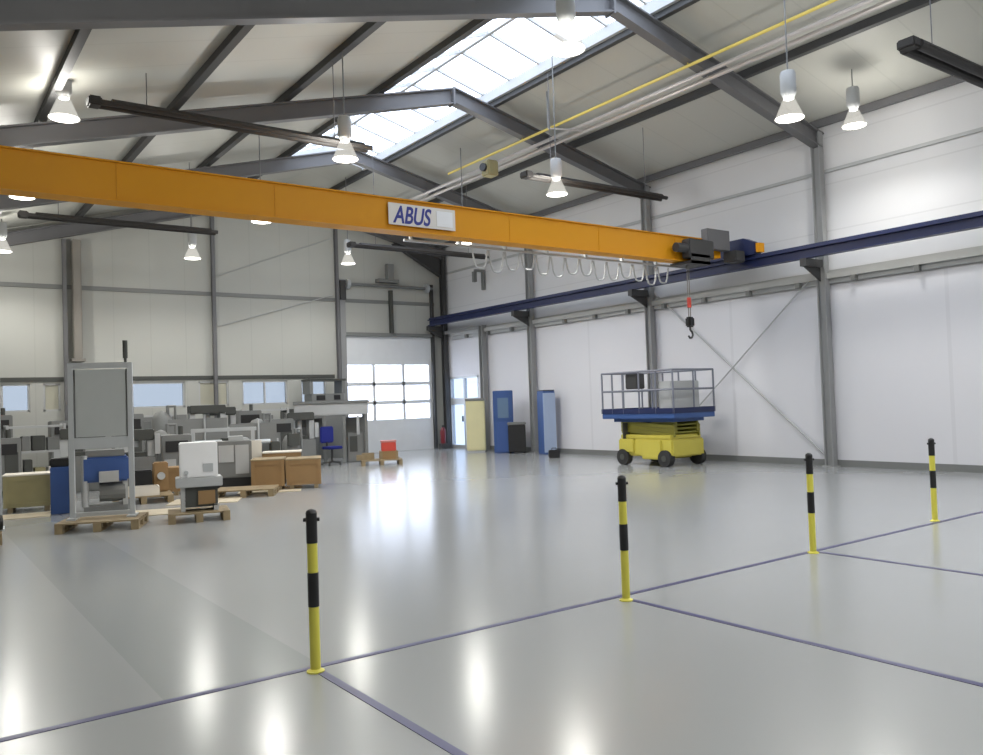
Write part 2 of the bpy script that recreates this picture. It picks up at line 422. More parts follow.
MB().box(.0, .12, -.22, -.10, 4.12, 5.6).build('chain_guard', 'dgrey', g)

# glazed side door near the corner
d = struct(thing('door_2', '', 'door', (XR, 24.08, 0)), 'bright glazed door in the right wall near the corner', 'door')
b = MB(); b.box(0, .12, -.92, -.84, 0, 2.55).box(0, .12, .84, .92, 0, 2.55).box(0, .12, -.92, .92, 2.47, 2.55).box(0, .12, -.04, .04, 0, 2.47)
b.box(.02, .1, -.84, .84, 1.55, 1.78).box(.02, .1, -.84, .84, 0, .12).box(.02, .1, -.84, -.4, .12, 1.55)
b.build('door_frame', 'alu', d)
MB().box(.05, .06, -.40, .84, .12, 1.55).box(.05, .06, -.84, .84, 1.78, 2.47).build('pane', thin_glass('door_pane', (0.5, 0.54, 0.6), 0.05), d)
MB().box(-.05, .0, .06, .1, .95, 1.15).build('door_handle', 'steel_dark', d)
o = MB().ibeam((0, 0, 0), (0, 0, 4.2), .2, .2, .02, .02).box(-.04, .1, .1, 2.4, 4.08, 4.2).build('door_post', 'post'); o.location = (15.99, 22.6, 0)
tag(o, 'short grey post and lintel beside the glazed side door', 'steel post')

# ------------------------------------------------------------------ crane runway and crane
t = thing('crane_runway', 'long navy blue crane rail along the right wall', 'crane rail', (15.4, 10, 4.38))
MB().ibeam((0, -15.8, .11), (0, 15.0, .11), .18, .22, .03, .02).build('beam', 'navy', t)
MB().box(-.03, .03, -15.8, 15.0, .22, .28).build('rail', 'navy', t)
for y in (-15, -10, -5, 0, 5, 10, 15):
    MB().box(-.1, .51, y-.07, y+.07, -.16, 0).prism([(-.1, -.16), (.51, -.16), (.51, -.45)], 'y', y-.012, y+.012).build('bracket', 'steel_dark', t)
t = thing('crane_runway', 'navy blue crane rail on the hidden left side', 'crane rail', (-2.2, 10, 4.38))
MB().ibeam((0, -15.8, .11), (0, 15.0, .11), .18, .22, .03, .02).box(-.03, .03, -15.8, 15.0, .22, .28).build('beam', 'navy', t)
for y in (-15, -10, -5, 0, 5, 10, 15): MB().box(-.52, .1, y-.07, y+.07, -.20, 0).build('bracket', 'steel_dark', t)
t = thing('conductor_rail', 'pale conductor rail with small dark hangers under the crane rail', 'conductor rail', (16.02, 10, 4.0))
MB().box(-.03, .03, -15.5, 14.6, -.02, .10).box(.05, .12, -15.5, 14.6, -.12, .16).build('rail', 'lgrey', t)
y = -15
while y < 14.5:
    if abs((y % 5)) > .3 and abs((y % 5)-5) > .3: MB().box(-.06, .05, y-.05, y+.05, -.14, -.02).build('hanger', 'mgrey', t)
    y += 1.3

cy = 11.9
t = thing('bridge_crane', 'orange overhead bridge crane girder spanning the hall', 'crane', (0, cy, 4.5))
b = MB()
prof = [(-2.05, .05), (-1.6, 0), (13.9, 0), (14.45, .12), (14.9, .14), (14.9, .42), (14.3, .50), (-1.6, .50), (-2.05, .45)]
b.prism(prof, 'y', -.13, .13)
b.box(-1.7, 14.2, -.17, .17, -.02, .0).box(-1.7, 14.3, -.17, .17, .50, .52)
for k in range(7): b.box(.2+2.2*k, .22+2.2*k, -.14, .14, .01, .5)
b.build('girder', 'orange', t)
def carriage(x, yl, yr):
    c = MB(); c.box(x-.12, x+.12, yl, yr, .16, .42, .01); c.prism([(-.75, .42), (.75, .42), (.45, .56), (-.45, .56)], 'x', x-.1, x+.1)
    c.build('end_carriage', 'navy', t)
    for yy in (yl+.12, yr-.12):
        MB().box(x-.09, x+.09, yy-.22 if yy < 0 else yy+.13, yy-.13 if yy < 0 else yy+.22, .2, .4).build('end_buffer', 'orange', t)
        w = MB(); w.tube((x-.05, yy, .26), (x+.05, yy, .26), .1); w.build('wheel', 'steel_dark', t)
carriage(15.4, -.75, 1.2); carriage(-2.2, -1.1, 1.2)
MB().box(14.95, 15.28, -.5, -.15, .02, .27, .02).build('travel_motor', 'steel_dark', t)
MB().box(14.25, 15.0, -.32, -.14, .28, .72, .01).build('electric_cabinet', 'steel', t)
# nameplate
npl = MB().box(6.5, 7.8, -.182, -.172, .07, .43, .004).build('nameplate', 'cream', t)
cu_ = bpy.data.curves.new('logo', 'FONT'); cu_.body = 'ABUS'; cu_.size = .40; cu_.extrude = .003; cu_.shear = .25; cu_.offset = .008
to = bpy.data.objects.new('logo_tmp', cu_); C.objects.link(to); bpy.context.view_layer.update()
me = bpy.data.meshes.new_from_object(to.evaluated_get(bpy.context.evaluated_depsgraph_get())); bpy.data.objects.remove(to)
xs_ = [v.co.x for v in me.vertices]; k_ = .74/(max(xs_)-min(xs_))
for v in me.vertices:
    v.co.x = (v.co.x-min(xs_))*k_
me.materials.clear(); me.materials.append(M['logo_blue'])
lo = bpy.data.objects.new('logo_lettering', me); C.objects.link(lo); lo.parent = npl; lo.rotation_euler = (PI/2, 0, 0); lo.location = (6.58, -.185, .11)
MB().box(7.42, 7.74, -.190, -.183, .12, .38).build('capacity_plate', 'white', npl)
# festoon: cable loops under a track on the girder
MB().box(7.0, 14.2, .19, .23, -.10, -.06).build('festoon_track', 'alu', t)
for k in range(8): MB().box(7.1+1.0*k, 7.13+1.0*k, .13, .21, -.08, .02).build('track_bracket', 'alu', t)
def fest(x0, x1, dep):
    b = MB(); n = 8; pts = []
    for k in range(n+1):
        u = k/n; pts.append((x0+(x1-x0)*u, .21, -.12-dep*(1-(2*u-1)**4)))
    for p, q in zip(pts, pts[1:]): b.tube(p, q, .018, n=6)
    b.build('festoon_loop', 'lgrey', t)
x = 8.4
k = 0
while x < 13.3:
    w_ = .34; fest(x, x+w_, .34 + .05*math.sin(k*1.7)); x += w_+.03; k += 1
# hoist, hook
h = thing('crane_hoist', 'dark hoist with hanging hook near the right girder end', 'hoist', (13.88, cy, 4.5))
MB().box(-.35, .45, -.42, -.2, .02, .42, .02).build('hoist_body', 'steel_dark', h)
MB().tube((-.65, -.31, .22), (-.35, -.31, .22), .10).build('hoist_motor', 'steel_dark', h)
MB().box(-.3, .3, -.42, .18, -.1, -.04).box(-.3, .3, -.42, -.40, -.1, .1).build('trolley_frame', 'steel_dark', h)
MB().tube((-.03, -.05, -.1), (-.03, -.05, -1.3), .012, n=6).tube((.03, -.05, -.1), (.03, -.05, -1.3), .012, n=6).build('rope', 'duct', h)
MB().tube((0, -.05, -.78), (0, -.05, -1.0), .045).build('limit_weight', 'red', h)
MB().box(-.09, .09, -.12, .02, -1.42, -1.2, .03).build('hook_block', 'black', h)
b = MB(); pts = [(0, -1.42), (0, -1.48), (.06, -1.53), (.075, -1.59), (.04, -1.65), (-.02, -1.655), (-.06, -1.61)]
for p, q in zip(pts, pts[1:]): b.tube((p[0], -.05, p[1]), (q[0], -.05, q[1]), .022, n=8)
b.build('hook', 'steel_dark', h)

# ------------------------------------------------------------------ ceiling services
def pipe_y(name, m, x, z, y0, y1, r, label, cat='pipe'):
    b = MB(); b.tube((0, y0, 0), (0, y1, 0), r, n=10)
    y = math.ceil(y0/5)*5
    while y < y1: b.box(-.008, .008, y-.01, y+.01, 0, .10); y += 5
    o = b.build(name, m); o.location = (x, 0, z); tag(o, label, cat)
pipe_y('gas_pipe', 'gas', 11.95, 7.72, YF+.1, 18.2, .03, 'thin yellow gas pipe running under the right roof slope')
pipe_y('service_pipe', 'pipe', 12.3, 7.64, YF+.1, 23.5, .04, 'pale service pipe nearer the yellow pipe under the roof')
pipe_y('service_pipe', 'pipe', 12.5, 7.59, YF+.1, 23.5, .045, 'pale service pipe nearer the right wall under the roof')
def heater(x0, x1, y, z, label, r=.042):
    L = x1-x0
    t = thing('radiant_tube_heater', label, 'heater', (x0, y, z), 0, 'radiant tube heaters')
    MB().tube((0, 0, 0), (L, 0, 0), r, n=12).tube((0, .18, 0), (L, .18, 0), r, n=12).build('tube', 'heater', t)
    MB().prism([(-.08, .0), (-.01, .07), (.19, .07), (.26, .0), (.25, -.01), (.185, .058), (-.005, .058), (-.07, -.01)], 'x', .15, L-.15).build('reflector', 'heater', t)
    MB().box(-.16, .02, -.03, .21, -.05, .08, .02).build('burner_box', 'heater', t)
    for u in (.15, .85):
        xx = L*u; MB().tube((xx, .1, .06), (xx, .1, zt(x0+xx)-z+.01), .008, n=6).build('suspension', 'steel', t)
heater(2.42, 6.8, 12.78, 6.15, 'long black radiant tube in upper left above the orange girder')
heater(10.4, 14.35, 12.78, 6.15, 'black radiant tube hanging above the orange girder right half')
heater(2.2, 6.1, 19.2, 5.8, 'black radiant tube below the girder at upper left')
heater(9.65, 13.9, 19.2, 5.8, 'black radiant tube below the nameplate near the gate top')
heater(10.62, 14.4, 5.15, 6.0, 'thick black radiant tube in the upper right corner', .07)
t = thing('gas_regulator', 'olive yellow regulator with black dial under the roof', 'regulator', (12.0, 16.4, 7.5))
MB().box(-.16, .16, -.16, .16, -.28, .1, .03).build('body', 'olive', t); MB().tube((-.16, 0, -.08), (-.24, -.02, -.08), .1).build('dial', 'black', t)
t = thing('service_drop', 'thin vertical pipe dropping from the roof to the pipe run', 'pipe', (11.4, 13.4, 7.45))
MB().tube((0, 0, 0), (0, 0, .8), .02, n=8).build('riser', 'mgrey', t); MB().tube((0, 0, 0), (1.0, 0, .12), .02, n=8).build('branch', 'pipe', t)

# high-bay lamps
def make_lamp():
    t = thing('high_bay_lamp', '', 'lamp', (0, 0, 5.8), 0, 'high bay lamps')
    MB().lathe([(0.001, .62), (.10, .62), (.115, .58), (.115, .30), (.09, .24), (.07, .20), (.001, .20)]).build('gear_housing', 'lgrey', t, True)
    MB().lathe([(.07, .22), (.10, .18), (.15, .06), (.20, -.06), (.225, -.10), (.218, -.10), (.19, -.05), (.14, .06), (.09, .17), (.06, .21)]).build('refractor', 'prism', t, True)
    MB().lathe([(.001, -.105), (.12, -.105), (.205, -.10), (.21, -.09), (.001, -.09)]).build('lamp_disc', 'lamp', t, True)
    return t
lamp0 = make_lamp()
lamps = [
    (2.05, 13.5, 6.16, 'high bay lamp at upper left beneath the black radiant tube'),
    (6.46, 7.2, 5.85, 'large near high bay lamp against the skylight at top centre'),
    (11.0, 7.3, 5.85, 'bell shaped high bay lamp left of the glaring one'),
    (14.45, 8.25, 6.6, 'glaring high bay lamp close to the right wall'),
    (10.8, 12.5, 5.84, 'high bay lamp below the right radiant tube above girder'),
    (6.12, 12.45, 5.86, 'high bay lamp just above the girder at the end of skylight'),
    (1.9, 17.3, 5.8, 'high bay lamp peeping under the girder at far left'),
    (6.45, 17.3, 5.8, 'high bay lamp touching the girder underside left of the nameplate'),
    (11.85, 17.45, 5.8, 'bright high bay lamp under the girder right of the nameplate'),
    (6.4, 22.3, 5.8, 'high bay lamp hanging in front of the gable wall'),
    (2.1, 23.2, 5.8, 'far high bay lamp cut by the left picture edge'),
    (11.0, 22.4, 6.0, 'far high bay lamp in front of the sectional gate'),
    (1.95, 7.3, 5.8, 'high bay lamp out of view above the left'), (2.0, 2.2, 5.8, 'high bay lamp out of view overhead left'),  # lamps from here on are unseen, added to light the hall
    (6.45, 2.2, 5.8, 'high bay lamp out of view overhead'), (11.0, 2.2, 5.8, 'high bay lamp out of view overhead right'),
    (6.4, -3, 5.8, 'high bay lamp out of view behind'), (11.0, -3, 5.8, 'high bay lamp out of view behind right'),
]
for i, (x, y, z, lb) in enumerate(lamps):
    t = lamp0 if i == 0 else copy_tree(lamp0)
    t.location = (x, y, z); t['label'] = lb
    zc_ = zt(x)+.01 - z
    if SKX0 < x < SKX1: zc_ = zt(x) + PT - z
    MB().tube((0, 0, .61), (0, 0, zc_+.03), .012, n=6).build('suspension', 'mgrey', t)
    ld = bpy.data.lights.new('lamp_light', 'SPOT'); ld.energy = LAMP_W * (0.7 if i == 3 else 1.45 if y > 12 else 0.7 if y < 5 else 1); ld.spot_size = R(165); ld.spot_blend = .6
    ld.shadow_soft_size = .22; ld.color = (1.0, .975, .92)
    lo_ = bpy.data.objects.new('lamp_light', ld); C.objects.link(lo_); lo_.parent = t; lo_.location = (0, 0, -.30)
    ld = bpy.data.lights.new('refractor_light', 'POINT'); ld.energy = LEAK_W * (0.7 if i == 3 else 1.45 if y > 12 else 0.7 if y < 5 else 1); ld.shadow_soft_size = .09; ld.color = (1.0, .975, .92)
    lo_ = bpy.data.objects.new('refractor_light', ld); C.objects.link(lo_); lo_.parent = t; lo_.location = (0, 0, .05)

# ------------------------------------------------------------------ floor markings and marker poles
def tape(pts, label):
    b = MB()
    for p, q in zip(pts, pts[1:]): b.bar((p[0], p[1], .0015), (q[0], q[1], .0015), .055, .003)
    tag(b.build('floor_line', 'tape'), label, 'floor marking')
tape([(-2.9, 4.90), (15.95, 4.95)], 'long dark blue floor line passing under the marker poles')
tape([(2.09, 4.88), (2.09, -5)], 'dark blue branch line coming forward from the nearest pole')
tape([(4.75, 4.89), (4.75, -5)], 'dark blue branch line leaving the second nearest pole')
tape([(7.5, 4.9), (7.5, -5)], 'faint blue branch line leaving the third pole')
def make_pole():
    t = thing('marker_pole', '', 'marker pole', (0, 0, 0), 0, 'yellow and black marker poles')
    MB().lathe([(.001, 0), (.055, 0), (.055, .008), (.042, .014), (.033, .02), (.001, .02)]).build('foot', 'yellow', t, True)
    MB().tube((0, 0, .0), (0, 0, .97), .032, n=20).build('tube', 'yellow', t, True)
    MB().lathe([(.0325, .40), (.0345, .401), (.0345, .609), (.0325, .61)]).build('black_band', 'black', t, True)
    MB().lathe([(.0325, .79), (.0345, .791), (.0345, .972), (.0325, .972)]).build('black_band', 'black', t, True)
    MB().lathe([(.034, .97), (.036, .975), (.03, .99), (.015, 1.0), (.001, 1.002)]).build('cap', 'black', t, True)
    MB().tube((-.05, 0, .935), (.05, 0, .935), .012, n=8).build('chain_eye', 'black', t)
    return t
p0 = make_pole()
for i, (x, y, lb) in enumerate(((2.07, 4.83, 'nearest yellow and black marker pole, left of the others'), (4.71, 4.79, 'second nearest yellow and black marker pole, in front of the lift'),
                      (7.42, 4.88, 'third marker pole, next to the foot of the near column'), (10.13, 5.0, 'farthest marker pole at the right against the wall base'))):
    t = p0 if i == 0 else copy_tree(p0); t.location = (x, y, 0); t['label'] = lb; t.rotation_euler = (0, 0, R(-30))

# ------------------------------------------------------------------ scissor lift
t = thing('scissor_lift', 'yellow scissor lift with navy railed platform by the right wall', 'scissor lift', (14.68, 13.58, 0))
# local: x across (-.63..+.63), y along
MB().box(-.55, .55, -.86, .86, .22, .62, .03).box(-.52, .52, -.80, .80, .62, .72, .02).box(-.60, .60, -.55, .05, .16, .60, .02).box(-.60, .60, .30, .70, .30, .62, .02).build('chassis', 'lift_yellow', t)
for sx in (-1, 1):
    for sy in (-.66, .66):
        w = MB().tube((sx*.46, sy, .19), (sx*.62, sy, .19), .19, n=20).build('wheel', 'rubber', t, True)
        MB().tube((sx*.62, sy, .19), (sx*.635, sy, .19), .07, n=16).build('hub', 'dgrey', w, True)
for k in range(3):
    z0 = .72+.09*k
    b = MB()
    for sx in (-.42, .42):
        b.bar((sx, -.84, z0), (sx, .84, z0+.11), .05, .085); b.bar((sx+.06*(1 if sx < 0 else -1), .84, z0), (sx+.06*(1 if sx < 0 else -1), -.84, z0+.11), .05, .085)
    for y in (-.8, 0, .8): b.tube((-.45, y, z0+.05), (.45, y, z0+.05), .022, n=8)
    b.build('scissor_arm', 'olive_steel', t)
MB().box(-.70, .70, -1.08, 1.22, 1.10, 1.22, .01).box(-.52, .52, -.9, 1.0, 1.02, 1.10).build('platform', 'navyblue', t)
MB().box(-.71, -.69, -1.09, 1.23, 1.22, 1.34).box(.69, .71, -1.09, 1.23, 1.22, 1.34).box(-.7, .7, -1.09, -1.07, 1.22, 1.34).box(-.7, .7, 1.21, 1.23, 1.22, 1.34).build('toe_board', 'navy', t)
b = MB()
for z in (1.76, 2.2):
    r = .024
    for sx in (-.69, .69): b.tube((sx, -1.07, z), (sx, 1.20, z), r, n=8)
    for y in (-1.07, 1.20): b.tube((-.69, y, z), (.69, y, z), r, n=8)
for sx in (-.69, .69):
    for y in (-1.07, -.55, -.03, .48, .85, 1.20): b.tube((sx, y, 1.22), (sx, y, 2.2), .022, n=8)
for y in (-1.07, 1.20): b.tube((0, y, 1.22), (0, y, 2.2), .02, n=8)
b.build('guard_rail', mat('rail_blue_grey', (0.17, 0.18, 0.22), 0.4), t)
MB().box(-.62, -.34, .1, .48, 1.80, 2.16, .02).build('control_box', 'steel_dark', t)
MB().box(-.55, .4, -.9, -.5, 1.22, 1.95, .02).build('tool_case', 'lgrey', t)
MB().box(.55, .64, -.3, .3, .3, .5).build('battery_cover', 'dgrey', t)
MB().box(-.60, .6, .62, .64, .62, 1.0).build('cylinder_cover', 'steel_dark', t)

# ------------------------------------------------------------------ corner furniture by the right wall
t = thing('display_board', 'pale yellow cabinet standing before the glazed side door', 'cabinet', (15.22, 22.05, 0), R(-38))
MB().box(-.3, .3, -.2, .2, .06, 1.66, .01).build('body', 'paleyellow', t)
MB().box(-.32, .32, -.22, .22, 1.66, 1.74, .01).build('top', 'mgrey', t); MB().box(-.28, .28, -.18, .18, 0, .06).build('plinth', 'lgrey', t)
MB().box(-.27, .0, -.215, -.2, .8, 1.6).box(.02, .27, -.215, -.2, .1, 1.6).build('door', 'paleyellow', t)
t = thing('tool_cabinet', 'blue cabinet with glazed upper door beside the black bin', 'cabinet', (15.40, 20.78, 0), R(-38))
MB().box(-.31, .31, -.22, .22, 0, 1.95, .015).build('body', 'navyblue', t)
MB().box(-.22, .24, -.235, -.22, .05, .98).build('door', 'blue', t)
dd = MB().box(-.24, .24, -.24, -.22, 1.02, 1.9).build('glazed_door', 'navyblue', t); MB().box(-.17, .17, -.25, -.24, 1.1, 1.72).build('pane', mat('cabinet_glass', (0.13, 0.2, 0.3), .15), dd)
t = thing('waste_bin', 'black bin with grey lid between the blue cabinets', 'bin', (15.52, 20.27, 0), R(-38))
MB().box(-.27, .27, -.2, .2, .04, .88, .02).build('body', 'black', t); MB().box(-.29, .29, -.22, .22, .88, .96, .015).build('lid', 'mgrey', t)
for sx in (-.22, .22): MB().tube((sx-.03, .12, .05), (sx+.03, .12, .05), .05).build('wheel', 'rubber', t)
t = thing('locker', 'narrow tall dark blue locker with pale side panel', 'locker', (15.72, 19.05, 0), R(-12))
MB().box(-.2, .2, -.2, .2, 0, 1.88, .01).build('body', 'navyblue', t); MB().box(-.205, .2, -.215, -.2, .06, 1.82).build('side_panel', mat('pale_blue_panel', (.34, .42, .58), .5), t)
MB().box(-.19, .19, -.19, .19, 1.88, 1.91).build('top', 'steel_dark', t)
t = thing('equipment_case', 'small black case on the floor beside the narrow locker', 'case', (14.75, 17.6, 0), R(-35))
MB().box(-.15, .15, -.12, .12, 0, .22, .02).build('body', 'black', t); MB().tube((-.06, 0, .27), (.06, 0, .27), .012, n=8).tube((-.06, 0, .22), (-.06, 0, .27), .01, n=8).tube((.06, 0, .22), (.06, 0, .27), .01, n=8).build('handle', 'steel_dark', t)
t = thing('fire_extinguisher', 'dark red fire extinguisher in front of the corner column', 'fire extinguisher', (15.62, 24.7, 0.2))
MB().lathe([(.001, 0), (.09, 0), (.095, .03), (.095, .45), (.06, .54), (.03, .57), (.001, .57)]).build('cylinder', 'darkred', t, True)
MB().box(-.03, .03, -.02, .02, .56, .64).build('valve', 'black', t); MB().tube((.03, 0, .6), (.11, 0, .3), .012, n=6).build('hose', 'black', t)
MB().box(-.12, .12, -.1, .1, -.2, -.0, .01).build('stand', 'steel_dark', t)
t = thing('wall_bracket', 'small grey angled bracket high on the wall by the side door', 'bracket', (16.1, 22.6, 5.75))
MB().box(-.35, .04, -.05, .05, .25, .33).box(-.05, .04, -.06, .06, -.35, .33).build('arm', 'mgrey', t); MB().box(-.42, -.3, -.06, .06, -.1, .25).build('lamp_head', 'mgrey', t)

# ------------------------------------------------------------------ pallets and guard frames on the left
def make_pallet(label, loc, rz, L=1.2, W=.9, m='wood', group='wooden pallets'):
    t = thing('pallet', label, 'pallet', loc, rz, group)
    n = 6
    for k in range(n):
        y = -W/2 + (W-.11)*k/(n-1)
        MB().box(-L/2, L/2, y, y+.11, .122, .144).build('deck_board', m, t)
    for x in (-L/2, -.05, L/2-.1):
        b = MB(); b.box(x, x+.1, -W/2, W/2, .10, .122).build('stringer', m, t)
        for y in (-W/2, -.07, W/2-.14): MB().box(x, x+.1, y, y+.14, .022, .10).build('block', m, t)
        MB().box(x, x+.1, -W/2, W/2, 0, .022).build('bottom_board', m, t)
    return t
make_pallet('pallet carrying the tall guard frame with signal beacon', (2.38, 12.98, 0), R(-22), 1.08, .85)
make_pallet('small pallet under the white box machine', (3.66, 12.75, 0), R(-14), .86, .75)
make_pallet('pallet cut by the left picture edge', (.52, 12.75, 0), R(-5), 1.15, .8)
make_pallet('pallet of loose planks before the brown crates', (5.35, 15.5, 0), R(-28), 1.1, .8)
make_pallet('pallet under the wooden boxes behind the guard frame', (3.62, 16.1, 0), R(-10), 1.0, .9)
make_pallet('pallet under the red box beside the gate', (10.75, 20.2, 0), R(-25), 1.1, .8)
def make_guard(label, loc, rz, w=.79):
    t = thing('guard_frame', label, 'guard frame', loc, rz, 'aluminium guard frames')
    H = 2.24
    for sx in (-1, 1):
        x = sx*w/2; MB().box(x-.035, x+.035, -.035, .035, 0, H, .004).build('post', 'alu', t)
        MB().box(x-.06, x+.06, -.16, .16, 0, .025).build('foot_plate', 'alu', t)
    MB().box(-w/2+.035, w/2-.035, -.03, .03, H-.08, H).build('top_rail', 'alu', t)
    MB().box(-w/2+.035, w/2-.035, -.03, .03, 1.00, 1.16).build('mid_rail', 'alu', t)
    MB().box(-w/2+.035, w/2-.035, -.02, .02, .03, .09).build('bottom_rail', 'alu', t)
    MB().box(-w/2+.06, w/2-.06, -.008, .008, 1.17, H-.1).build('panel', 'poly', t)
    MB().box(-w/2+.035, w/2-.035, .012, .03, H-.30, H-.10).box(-w/2+.035, -w/2+.075, .012, .03, 1.16, H-.1).box(w/2-.075, w/2-.035, .012, .03, 1.16, H-.1).build('panel_frame', 'mgrey', t)
    return t
ga = make_guard('tall aluminium guard frame with grey panel and dark beacon', (2.38, 13.0, .144), R(-20))
b = MB(); b.tube((.34, 0, 2.24), (.34, 0, 2.3), .02).tube((.34, 0, 2.3), (.34, 0, 2.56), .034); b.build('beacon', 'dgrey', ga)
make_guard('aluminium guard frame cut by the left picture edge', (.68, 12.85, .144), R(-5))
t = thing('floor_motor', 'black motor beside the guard frame at the left picture edge', 'motor', (.95, 12.6, .144))
MB().tube((-.12, 0, .12), (.14, 0, .12), .1).build('housing', 'black', t); MB().box(-.1, .1, -.08, .08, 0, .04).build('foot', 'black', t)

# white box machine
t = thing('control_machine', 'white box machine with grey ledge standing on the small pallet', 'machine', (3.68, 12.78, .144), R(-14))
MB().box(-.27, .27, -.2, .2, .50, 1.02, .015).build('white_housing', 'white', t)
MB().box(-.33, .33, -.27, .24, .36, .50, .01).build('ledge', 'lgrey', t)
MB().box(-.22, .26, -.2, .2, .06, .36, .01).build('base', 'dgrey', t)
MB().box(-.02, .22, -.24, -.2, .1, .3).build('front_plate', 'crate', t)
MB().box(-.26, -.20, -.2, .2, 0, .36).box(.20, .27, -.2, .2, 0, .1).build('leg', 'lgrey', t)
MB().box(.06, .2, -.215, -.2, .58, .7).build('switch_panel', 'alu', t); MB().tube((-.18, -.2, .58), (-.18, -.24, .58), .03).build('knob', 'alu', t)

# blue machine seen through the guard frame
t = thing('pump_machine', 'blue machine with grey motor seen through the guard frame', 'machine', (2.85, 15.3, 0), R(-10))
MB().box(-.36, .36, -.25, .3, .5, .92, .03).build('housing', 'blue', t); MB().box(-.34, .34, -.25, .3, 0, .1).build('base', 'mgrey', t)
MB().tube((-.1, -.1, .32), (.3, -.1, .32), .16).build('motor', 'mgrey', t); MB().box(-.1, .2, -.32, -.25, .5, .68).build('terminal_box', 'lgrey', t)
for sx in (-.3, .3): MB().box(sx-.04, sx+.04, -.2, .25, .1, .5).build('leg', 'lgrey', t)
MB().tube((-.32, -.2, .1), (-.32, -.2, .95), .05).build('hose', 'lgrey', t); MB().box(-.3, .3, -.2, .2, .92, 1.03, .01).build('cover', 'mgrey', t)
t = thing('blue_cabinet', 'slim blue cabinet with dark top left of the guard frame', 'cabinet', (2.2, 15.6, 0), R(-10))
MB().box(-.14, .14, -.2, .2, 0, .78, .01).build('body', 'blue', t); MB().box(-.15, .15, -.15, .15, .78, .92, .02).build('top_unit', 'black', t)
# tan crate left
def crate(label, loc, rz, w, d, h, m, lid='paper', name='crate', grp=None):
    t = thing(name, label, 'crate', loc, rz, grp)
    MB().box(-w/2, w/2, -d/2, d/2, .08, h, .006).build('body', m, t)
    b = MB()
    for x in (-w/2-.012, w/2-.06): b.box(x, x+.07, -d/2-.014, -d/2, .08, h)
    b.box(-w/2+.07, w/2-.07, -d/2-.012, -d/2, h-.09, h-.0).box(-w/2+.07, w/2-.07, -d/2-.012, -d/2, .08, .15)
    b.build('batten', m, t)
    if lid: MB().box(-w/2-.02, w/2+.02, -d/2-.02, d/2+.02, h, h+.025).build('lid', lid, t)
    for x in (-w/2+.05, w/2-.13): MB().box(x, x+.08, -d/2, d/2, 0, .08).build('runner', 'wood', t)
    return t
crate('olive wooden crate at far left behind the guard frame', (1.86, 16.6, 0), R(-10), .74, .6, .62, 'olive', 'paper')
crate('low brown crate in front of the grey cabinet', (4.3, 17.0, 0), R(-18), .5, .5, .55, 'crate', None)
crate('left one of the two large brown crates', (6.12, 16.35, 0), R(-24), .62, .8, .60, 'crate', 'wood', grp='large brown crates')
crate('right one of the two large brown crates', (6.78, 16.12, 0), R(-24), .66, .8, .58, 'crate', 'wood', grp='large brown crates')
crate('brown crate with paler lid behind the two large crates', (6.9, 17.6, 0), R(-24), .8, .6, .66, 'crate', 'paper')
t = thing('wooden_box', 'open wooden box with dark contents on the pallet', 'box', (3.55, 15.9, .144), R(-10))
MB().box(-.3, .3, -.2, -.18, 0, .16).box(-.3, .3, .18, .2, 0, .16).box(-.3, -.28, -.18, .18, 0, .16).box(.28, .3, -.18, .18, 0, .16).box(-.28, .28, -.18, .18, 0, .02).build('sides', 'paper', t)
MB().box(-.24, .2, -.14, .14, .02, .12).build('contents', 'dgrey', t)
t = thing('drive_unit', 'brown and black drive unit behind the wooden box', 'machine', (3.75, 16.45, .144), R(-10))
MB().box(-.25, .12, -.15, .15, 0, .42, .02).build('housing', 'black', t); MB().box(.14, .4, -.15, .15, 0, .55, .02).build('gearbox', 'crate', t); MB().tube((.27, -.16, .3), (.27, -.22, .3), .07).build('flange', 'alu', t)

# grey cabinet and pipe arch
t = thing('grey_cabinet', 'grey machine cabinet with black plinth behind the white box machine', 'cabinet', (5.75, 17.4, 0), R(-18))
MB().box(-.36, .36, -.3, .3, .22, .98, .015).build('body', 'mgrey', t); MB().box(-.37, .37, -.28, .3, 0, .22).build('plinth', 'black', t)
MB().box(-.3, .0, -.315, -.3, .55, .9).box(.03, .3, -.315, -.3, .3, .9).build('door', 'lgrey', t); MB().box(-.1, .2, -.1, .2, .98, 1.08, .01).build('fan_unit', 'lgrey', t)
t = thing('pipe_arch', 'pale square tube arch spanning over the grey cabinet', 'frame', (5.75, 18.0, 0), R(-18))
MB().box(-.68, .68, -.04, .04, 1.17, 1.25, .005).build('top_bar', 'alu', t)
for x in (-.64, .60): MB().box(x-.04, x+.04, -.04, .04, 0, 1.17, .004).build('leg', 'alu', t)
MB().box(.5, .78, -.05, -.04, .4, .95).build('side_plate', 'paper', t)

# grey gantry housing with blue chair
t = thing('machine_housing', 'grey gantry shaped machine housing in front of the gate', 'machine', (10.3, 22.4, 0), R(-22))
MB().box(-1.05, 1.05, -.45, .45, 1.38, 1.72, .02).build('top_housing', 'lgrey', t)
MB().box(-1.08, 1.08, -.48, .48, 1.72, 1.80, .01).build('roof_plate', 'mgrey', t)
for x in (-.98, -.2, .35, .98): MB().box(x-.045, x+.045, -.42, -.33, 0, 1.38, .005).build('post', 'mgrey', t)
for x in (-.98, .98): MB().box(x-.045, x+.045, .33, .42, 0, 1.38, .005).build('post', 'mgrey', t)
MB().box(-.94, -.25, .30, .32, .15, 1.3).build('rear_panel', 'mgrey', t); MB().box(.4, .94, .30, .32, .1, 1.3).build('rear_panel', 'mgrey', t)
MB().box(.45, .92, -.3, .25, .0, .85, .02).build('drive_cabinet', 'mgrey', t)
MB().box(.5, .72, -.31, -.3, .3, .75).build('door', 'dgrey', t)
